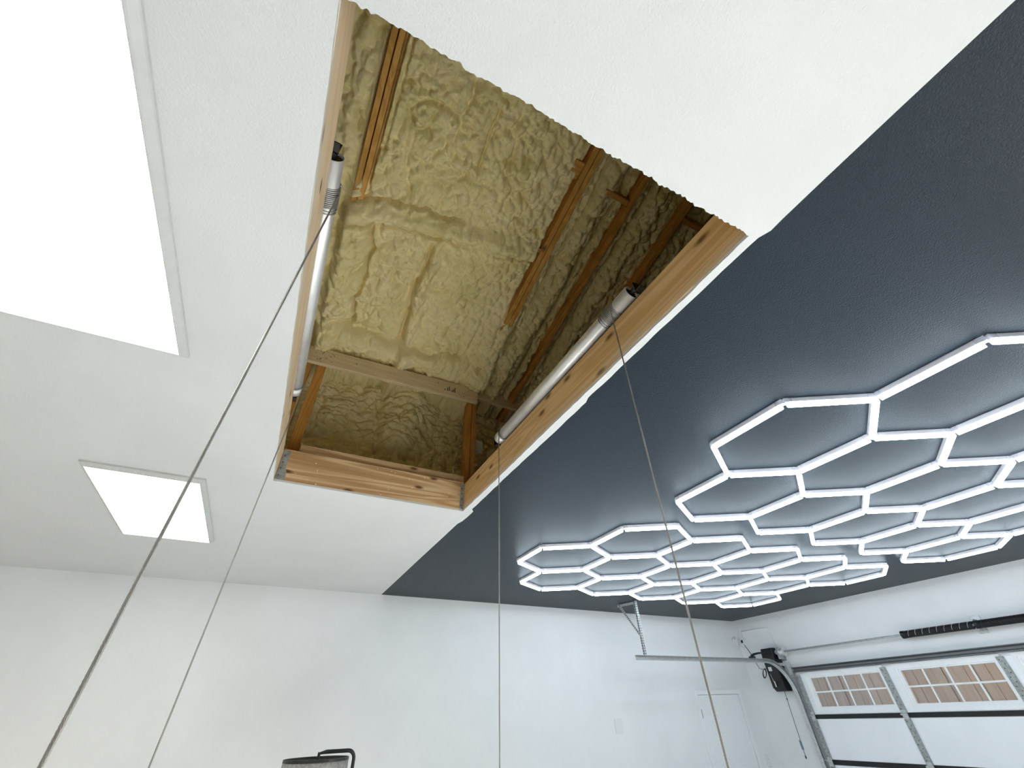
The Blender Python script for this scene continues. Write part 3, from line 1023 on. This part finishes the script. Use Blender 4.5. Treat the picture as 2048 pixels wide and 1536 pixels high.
# top section: rails and mullions round four windows
WZ0, WZ1 = -.062, .352
top = B()
z0, z1 = secs[0]
wins = []
for k in range(4):
    a, b_ = stiles[k], stiles[k + 1]
    wins.append((b_ + .025, a - .125))
wbox(top, DXF, DXF + .045, DY0, DY1, WZ1, z1, .002)
wbox(top, DXF, DXF + .045, DY0, DY1, z0, WZ0, .002)
ys = sorted([w for p in wins for w in p])
ed = [DY0] + ys + [DY1]
for a, b_ in zip(ed[0::2], ed[1::2]):
    wbox(top, DXF, DXF + .045, a, b_, WZ0, WZ1)
obj('section', top, M['doorskin'], gd)
for (z0, z1) in secs[:-1]:
    obj('seam_shadow_strip', wbox(B(), DXF - .006, DXF + .03, DY0 + .01, DY1 - .01, z0 - GAP + .002, z0 + .002, .002), M['black'], gd)  # black strips stand in for the shade under each section's lip
for (a, b_) in wins:
    f = B()
    def ring(o0, o1, x0, x1):
        wbox(f, x0, x1, a + o0, b_ - o0, WZ1 - o1, WZ1 - o0); wbox(f, x0, x1, a + o0, b_ - o0, WZ0 + o0, WZ0 + o1)
        wbox(f, x0, x1, a + o0, a + o1, WZ0 + o1, WZ1 - o1); wbox(f, x0, x1, b_ - o1, b_ - o0, WZ0 + o1, WZ1 - o1)
    ring(-.028, .010, DXF - .012, DXF)
    ring(.004, .030, DXF - .006, DXF + .012)
    ring(.0, .046, DXF + .008, DXF + .04)
    i0, i1, j0, j1 = a + .046, b_ - .046, WZ0 + .046, WZ1 - .046
    wf_ = obj('window_frame', f, M['trim'], gd)
    mb_ = B()
    for k in range(1, 4):
        y = i0 + (i1 - i0) * k / 4
        wbox(mb_, DXF + .014, DXF + .032, y - .009, y + .009, j0, j1, .003)
    zc = (j0 + j1) / 2
    wbox(mb_, DXF + .0142, DXF + .0318, i0, i1, zc - .009, zc + .009, .003)
    obj('muntin_grid', mb_, M['trim'], wf_)
    for k in range(4):
        for q in range(2):
            ya, yb = i0 + (i1 - i0) * k / 4 + .0095, i0 + (i1 - i0) * (k + 1) / 4 - .0095
            za, zb = (j0, zc - .0095) if q == 0 else (zc + .0095, j1)
            obj('pane', wbox(B(), DXF + .022, DXF + .026, ya, yb, za, zb), M['glass'], wf_)
# steel stiles with hinges
for si, y in enumerate(stiles + [DY0 + .03]):
    if si == 0: ya, yb = DY1 - .055, DY1 + .006
    else: ya, yb = y - .034, y + .034
    for (z0, z1) in secs:
        st = B()
        wbox(st, DXF - .018, DXF - .001, ya, yb, z0 + .001, z1 - .05, .003)
        so = obj('stile', st, M['dullgalv'], gd)
        rv = B()
        for k in range(11):
            zz = z0 + .04 + (z1 - z0 - .12) * k / 10
            yy = ya + (yb - ya) * (0.3 if k % 2 else 0.68)
            cyl(rv, W(DXF - .0185, yy, zz), W(DXF - .017, yy, zz), .0055, 6)
        tag(obj('rivet_holes', rv, M['slot'], so), kind='stuff')
    for (z0, z1) in secs[:-1]:
        hb = B()
        wbox(hb, DXF - .026, DXF - .008, ya + .004, yb - .004, z0 - .062, z0 + .03, .003)
        cyl(hb, W(DXF - .03, ya - .004, z0 - .012), W(DXF - .03, yb + .004, z0 - .012), .010, 10)
        obj('hinge', hb, M['galv'], gd)
# top strut
st = B()
prism(st, [(DXF - .052, .385 + CZ), (DXF - .052, .392 + CZ), (DXF - .012, .405 + CZ), (DXF - .012, .428 + CZ), (DXF - .052, .440 + CZ), (DXF - .052, .447 + CZ), (DXF - .004, .447 + CZ), (DXF - .004, .385 + CZ)], 1, DY0, DY1 + .01)
obj('top_strut', st, M['strut'], gd)
obj('top_seal', wbox(B(), DXF + .004, DXF + .05, DY0, DY1, .4055, .43), M['trim'], gd)

# ------------------------------------------------------------------ track with its hanger
tk = empty('door_track', W(6.2, 4.745, .53), 'galvanised steel roller track curving from ceiling height down beside the garage door', 'door track')
def track_profile(p, d, nrm):
    """C channel cross-section around p, open towards -Y"""
    return p
TY = 4.735
XR = DXF - .035
path = [Vector((4.175, TY, .530 + CZ)), Vector((6.55, TY, .530 + CZ))]
cxr = .44
for a in np.linspace(0, math.pi / 2, 15)[1:]:
    path.append(Vector((XR - cxr + cxr * math.sin(a), TY, .530 - cxr + cxr * math.cos(a) + CZ)))
path[1] = Vector((XR - cxr, TY, .530 + CZ))
path.append(Vector((XR, TY, 0.03)))
def sweep_channel(path):
    bm = B()
    prof = [(-.025, -.028), (-.025, .018), (.025, .018), (.025, -.028), (.019, -.034), (.019, -.026), (.0225, -.024), (.0225, .0155), (-.0225, .0155), (-.0225, -.024), (-.019, -.026), (-.019, -.034)]
    rings = []
    for i, p in enumerate(path):
        d = (path[min(i + 1, len(path) - 1)] - path[max(i - 1, 0)]).normalized()
        nn = Vector((0, 1, 0)).cross(d).normalized()
        rings.append([bm.verts.new(p + nn * a + Vector((0, 1, 0)) * b__) for a, b__ in prof])
    for A, C in zip(rings, rings[1:]):
        for k in range(len(prof)):
            bm.faces.new((A[k], A[(k + 1) % len(prof)], C[(k + 1) % len(prof)], C[k]))
    bm.faces.new(rings[0]); bm.faces.new(list(reversed(rings[-1])))
    return bm
obj('track_rail', sweep_channel(path), M['galv'], tk)
def angle_iron(a, b_, wd=.032, holes=True, up=Vector((0, 1, 0))):
    """perforated angle: two thin legs along a->b with a row of dark slots"""
    a, b_ = Vector(a), Vector(b_)
    d = (b_ - a).normalized()
    s = d.cross(up).normalized()
    bm = B()
    def leg(u_, v_):
        p = [a, b_, b_ + u_ * wd, a + u_ * wd]
        hexa(bm, [q for q in p] + [q + v_ * .0025 for q in p])
    leg(s, up); leg(up, s)
    o = obj('hanger_strap', bm, M['galv'], tk)
    if holes:
        hb = B()
        L = (b_ - a).length
        n_ = int(L / .028)
        for k in range(n_):
            c = a + d * (.014 + k * .028)
            for (u_, v_) in ((s, up), (up, s)):
                q = [c + u_ * wd * .32 - d * .008 - v_ * .0008, c + u_ * wd * .32 + d * .008 - v_ * .0008, c + u_ * wd * .72 + d * .008 - v_ * .0008, c + u_ * wd * .72 - d * .008 - v_ * .0008]
                hexa(hb, q + [x + v_ * .0004 for x in q])
        tag(obj('strap_holes', hb, M['slot'], o), kind='stuff')
    return o
angle_iron(W(4.335, 4.745, 1.178), W(4.335, 4.745, .54))
angle_iron(W(4.27, 5.03, 1.172), W(4.325, 4.765, .765), up=Vector((1, 0, 0)))
angle_iron(W(4.27, 5.04, 1.176), W(4.35, 4.75, 1.176), holes=False, up=Vector((0, 0, -1)))
# bracket joining the rails to the wall, wall angle behind the vertical rail
fb_ = B()
wbox(fb_, XR - .20, X1 - .001, TY + .021, TY + .026, .475, .510, .001)
wbox(fb_, XR + .03, XR + .036, TY - .03, TY + .026, .10, .52, .001)
obj('flag_bracket', fb_, M['galv'], tk)
obj('wall_angle', wbox(B(), XR + .029, X1 - .001, TY + .021, TY + .026, -CZ + .02, .46, .001), M['galv'], tk)
obj('wall_angle_foot', wbox(B(), X1 - .004, X1 - .0005, TY + .027, TY + .075, -CZ + .02, .46, .001), M['galv'], tk)
for z in (-.10, -.565, .34):
    rl = B()
    tube(rl, [W(XR, DY1 - .03, z), W(XR, TY - .022, z), W(XR, TY - .022, z), W(XR, TY + .006, z)], [.0055, .0055, .021, .021], 16)
    obj('roller', rl, M['galv'], tk)

# ------------------------------------------------------------------ torsion shaft and spring
ts = empty('torsion_spring', W(7.055, 2.3, .652), 'black torsion spring on a steel shaft above the garage door', 'spring')
SX, SZ = 7.055, .652
obj('shaft', cyl(B(), W(SX, -.25, SZ), W(SX, 4.96, SZ), .0127, 12), M['galv'], ts, True)
for y0, y1 in ((2.345, 3.05), (1.35, 2.305)):
    bm = B()
    tube(bm, helix(W(SX, y0, SZ), W(SX, y1, SZ), .034, (y1 - y0) / .0125, 14), .0066, 5)
    obj('coil_spring', bm, M['spring'], ts, True)
    bm = B()
    cyl(bm, W(SX, y1 - .01, SZ), W(SX, y1 + .025, SZ), .042, 20)
    obj('winding_cone', bm, M['spring'], ts)
pm = B()
for y0, y1 in ((2.36, 2.98),):
    k = 0
    y = y0
    while y < y1:
        tube(pm, helix(W(SX, y, SZ), W(SX, y + .035, SZ), .0408, 0.42, 20, phase=1.2), .0016, 4)
        y += .075
tag(obj('paint_stripe', pm, M['white'], ts), 'white chalk dashes along the spring', kind='stuff')
bm = B()
wbox(bm, SX - .01, X1 - .001, 2.318, 2.332, SZ - .055, SZ + .055, .002)
wbox(bm, X1 - .006, X1 - .001, 2.28, 2.37, SZ - .08, SZ + .09, .002)
obj('centre_bracket', bm, M['galv'], ts)
bm = B()
cyl(bm, W(SX, 4.70, SZ), W(SX, 4.755, SZ), .05, 24)
cyl(bm, W(SX, 4.69, SZ), W(SX, 4.70, SZ), .056, 24)
cyl(bm, W(SX, 4.755, SZ), W(SX, 4.765, SZ), .056, 24)
obj('cable_drum', bm, M['alu'], ts)
bm = B()
wbox(bm, SX - .04, X1 - .001, 4.79, 4.795, SZ - .09, SZ + .05, .002)
wbox(bm, X1 - .005, X1 - .001, 4.76, 4.84, SZ - .11, SZ + .06, .002)
obj('end_bearing_plate', bm, M['galv'], ts)

# ------------------------------------------------------------------ opener
op = empty('door_opener', W(7.06, 4.93, .18), 'black wall mounted garage door opener beside the track', 'door opener')
bm = B()
pr = [(6.985, .715), (7.135, .715), (7.135, .175), (7.03, .175), (6.975, .225), (6.965, .60)]
prism(bm, [(x, z + CZ) for x, z in pr], 1, 4.835, 5.035)
bmesh.ops.bevel(bm, geom=bm.edges[:], offset=.012, segments=2, affect='EDGES', profile=.5)
obj('housing', bm, M['black'], op)
obj('cover_panel', wbox(B(), 6.957, 6.976, 4.85, 4.975, .30, .58, .006), M['blackmetal'], op)
obj('spec_label', wbox(B(), 6.9535, 6.9565, 4.93, 4.985, .425, .475), M['white'], op)
bm = B()
tube(bm, [W(6.955, 4.985, .40), W(6.950, 4.97, .33), W(6.955, 4.96, .27)], .004, 6)
wbox(bm, 6.950, 6.957, 4.945, 4.965, .23, .30, .002)
obj('release_lever', bm, M['galv'], op)
bm = B()
tube(bm, [W(6.99, 5.01, .665), W(6.985, 5.10, .668), W(6.985, 5.17, .662), W(6.985, 5.22, .645), W(6.985, 5.225, .61)], [.012, .013, .016, .02, .02], 10)
wbox(bm, 6.96, 7.01, 5.17, 5.27, .585, .64, .008)
obj('side_arm', bm, M['black'], op)
bm = B()
cyl(bm, W(SX, 4.80, SZ), W(SX, 4.84, SZ), .03, 18)
obj('shaft_coupling', bm, M['galv'], op)
bm = B()
loop = []
for k in range(3):
    for a in np.linspace(0, 2 * math.pi, 14, endpoint=False):
        loop.append(W(6.95 + .008 * k, 5.075 + .028 * math.sin(a) + .02 * math.cos(a), .40 - .055 * math.cos(a) + .005 * k))
tube(bm, loop, .004, 6)
tube(bm, [W(6.96, 5.06, .455), W(6.96, 5.03, .46), W(6.99, 5.0, .46)], .004, 6)
tube(bm, [W(6.955, 5.08, .455), W(6.96, 5.14, .475), W(7.0, 5.20, .56)], .004, 6)
obj('cord_bundle', bm, M['black'], op, True)
bm = B()
tube(bm, [W(7.05, 5.22, .60), W(7.08, 5.30, .70), W(7.11, 5.385, .83), W(7.115, 5.40, .86)], .005, 8)
wbox(bm, 7.098, 7.125, 5.385, 5.42, .845, .885, .004)
obj('power_cord', bm, M['black'], op, True)

# release pull cord
rc_ = empty('release_cord', W(7.04, 4.925, .17), 'thin dark pull cord hanging below the garage door opener', 'cord')
bm = B()
cyl(bm, W(7.04, 4.912, .178), W(7.04, 4.945, -.54), .0035, 8)
obj('rope', bm, M['blackmetal'], rc_)
obj('knot', tube(B(), [W(7.04, 4.914, .10), W(7.04, 4.9155, .085), W(7.04, 4.917, .07)], [.004, .008, .004], 8), M['black'], rc_)
obj('end_knob', tube(B(), [W(7.04, 4.9442, -.525), W(7.04, 4.945, -.545), W(7.04, 4.946, -.565)], [.004, .010, .005], 8), M['black'], rc_)
obj('tag', wbox(B(), 7.03, 7.036, 4.925, 4.955, -.47, -.37, .001), M['blue'], rc_)

# outlet and raceway in the corner
rw_ = empty('surface_outlet', W(7.14, 5.39, .83), 'white surface mounted outlet box and raceway in the upper right corner', 'outlet')
obj('raceway', wbox(B(), X1 - .022, X1 - .0005, 5.385, 5.435, .915, 1.085, .003), M['white'], rw_)
obj('outlet_box', wbox(B(), X1 - .045, X1 - .0005, 5.365, 5.445, .79, .915, .004), M['white'], rw_)
bm = B()
wbox(bm, 7.045, 7.10, Y1 - .045, Y1 - .0005, .80, .93, .004)
obj('adapter', bm, M['white'], rw_)
bm = B()
tube(bm, [W(7.06, Y1 - .03, .91), W(7.02, Y1 - .03, .925), W(6.985, Y1 - .03, .90), W(6.985, Y1 - .03, .85), W(7.01, Y1 - .03, .80), W(7.06, Y1 - .03, .785)], .012, 8)
obj('white_loop', bm, M['white'], rw_, True)
bm = B()
tube(bm, [W(X1 - .008, 5.385, 1.01), W(X1 - .008, 5.1, 1.003), W(X1 - .008, 4.88, .99), W(X1 - .008, 4.855, .975), W(X1 - .008, 4.845, .94), W(X1 - .008, 4.85, .71)], .0075, 8)
obj('wire_cover', bm, M['white'], rw_, True)

# ================================================================== DRUM LAMP
LX, LY = .571, 4.30
LZ = -.196
lp = empty('floor_lamp', Vector((LX + .35, LY, 0)), 'floor lamp with a grey drum shade and bent black arm, bottom edge of the view', 'lamp')
RS = .225
def cone(bm, r0, z0, r1, z1, n_=48, th=.003):
    L = []
    for rr, z in ((r0, z0), (r1, z1), (r1 - th, z1), (r0 - th, z0)):
        L.append([bm.verts.new(W(LX + rr * math.cos(2 * math.pi * k / n_), LY + rr * math.sin(2 * math.pi * k / n_), z)) for k in range(n_)])
    for i in range(4):
        A, C = L[i], L[(i + 1) % 4]
        for k in range(n_):
            bm.faces.new((A[k], A[(k + 1) % n_], C[(k + 1) % n_], C[k]))
    return bm
sh_ = obj('shade', cone(B(), RS + .02, LZ - .30, RS, LZ), M['shade'], lp, True)
obj('top_rim', cone(B(), RS + .003, LZ - .014, RS + .002, LZ + .003, th=.008), M['blackmetal'], sh_)
obj('bottom_rim', cone(B(), RS + .023, LZ - .303, RS + .022, LZ - .288, th=.008), M['blackmetal'], sh_)
bm = B()
cone(bm, RS - .012, LZ - .025, RS - .012, LZ - .02, th=.10)
obj('diffuser_ring', bm, M['white'], sh_)
bm = B()
cone(bm, .105, LZ - .028, .105, LZ - .012, th=.012)
for k in range(3):
    a = 2 * math.pi * k / 3 + .4
    cyl(bm, W(LX, LY, LZ - .01), W(LX + (RS - .004) * math.cos(a), LY + (RS - .004) * math.sin(a), LZ - .008), .003, 6)
obj('spider', bm, M['blackmetal'], sh_)
PXL = LX + .268
bm = B()
pts = [W(LX + .02, LY, LZ + .028), W(LX + .06, LY, LZ + .034)]
for a in np.linspace(0, math.pi / 2, 8):
    pts.append(W(PXL - .05 + .05 * math.sin(a), LY, LZ - .016 + .05 * math.cos(a)))
pts.append(Vector((PXL, LY, .02)))
tube(bm, pts, [.008, .0125] + [.0125] * (len(pts) - 2), 12)
obj('arm_pole', bm, M['blackmetal'], lp, True)
bm = B()
cyl(bm, W(LX + .008, LY, LZ - .03), W(LX + .012, LY, LZ + .034), .010, 10)
obj('swivel', bm, M['blackmetal'], lp)
bm = B()
cyl(bm, Vector((PXL, LY, 0.0)), Vector((PXL, LY, 0.022)), .15, 40)
obj('base', bm, M['blackmetal'], lp)
bm = B()
tube(bm, [W(LX, LY, LZ - .03), W(LX, LY, LZ - .06), W(LX, LY, LZ - .10), W(LX, LY, LZ - .15), W(LX, LY, LZ - .175)], [.014, .016, .022, .03, .006], 16)
obj('bulb', bm, M['white'], lp, True)

# ================================================================== OUTSIDE
tag(obj('driveway', box(B(), (X1 + .16, -12, -.2), (16, 22, -.02)), M['concrete']), 'concrete driveway outside the garage door', kind='structure')
fe = empty('board_fence', Vector((10.6, 4.5, -.02)), 'weathered pinkish brown vertical board fence seen through the door windows', 'fence')
bmf = None
y = -2.6  # unseen extra length and height added so the fence shades the door windows
k = 0
while y < 13:
    wd = .142 + .02 * math.sin(k * 2.3)
    gap = .004 if k % 3 else .016
    xo = .018 if k % 2 else 0.0
    o = obj('board', box(B(), (10.58 + xo, y, -.02), (10.60 + xo, y + wd, 4.1 + .02 * math.sin(k * 1.7)), .002), M['fence'], fe)
    y += wd + gap
    k += 1
obj('sun_block_sheet', box(B(), (10.662, -2.6, -.02), (10.67, 13, 4.0)), M['wall'], fe)  # added sheet stops sun slivers between boards, pale to lighten the gaps
for z in (.4, 2.4, 3.8):
    obj('rail', box(B(), (10.62, -2.6, z), (10.66, 13, z + .09)), M['fence'], fe)
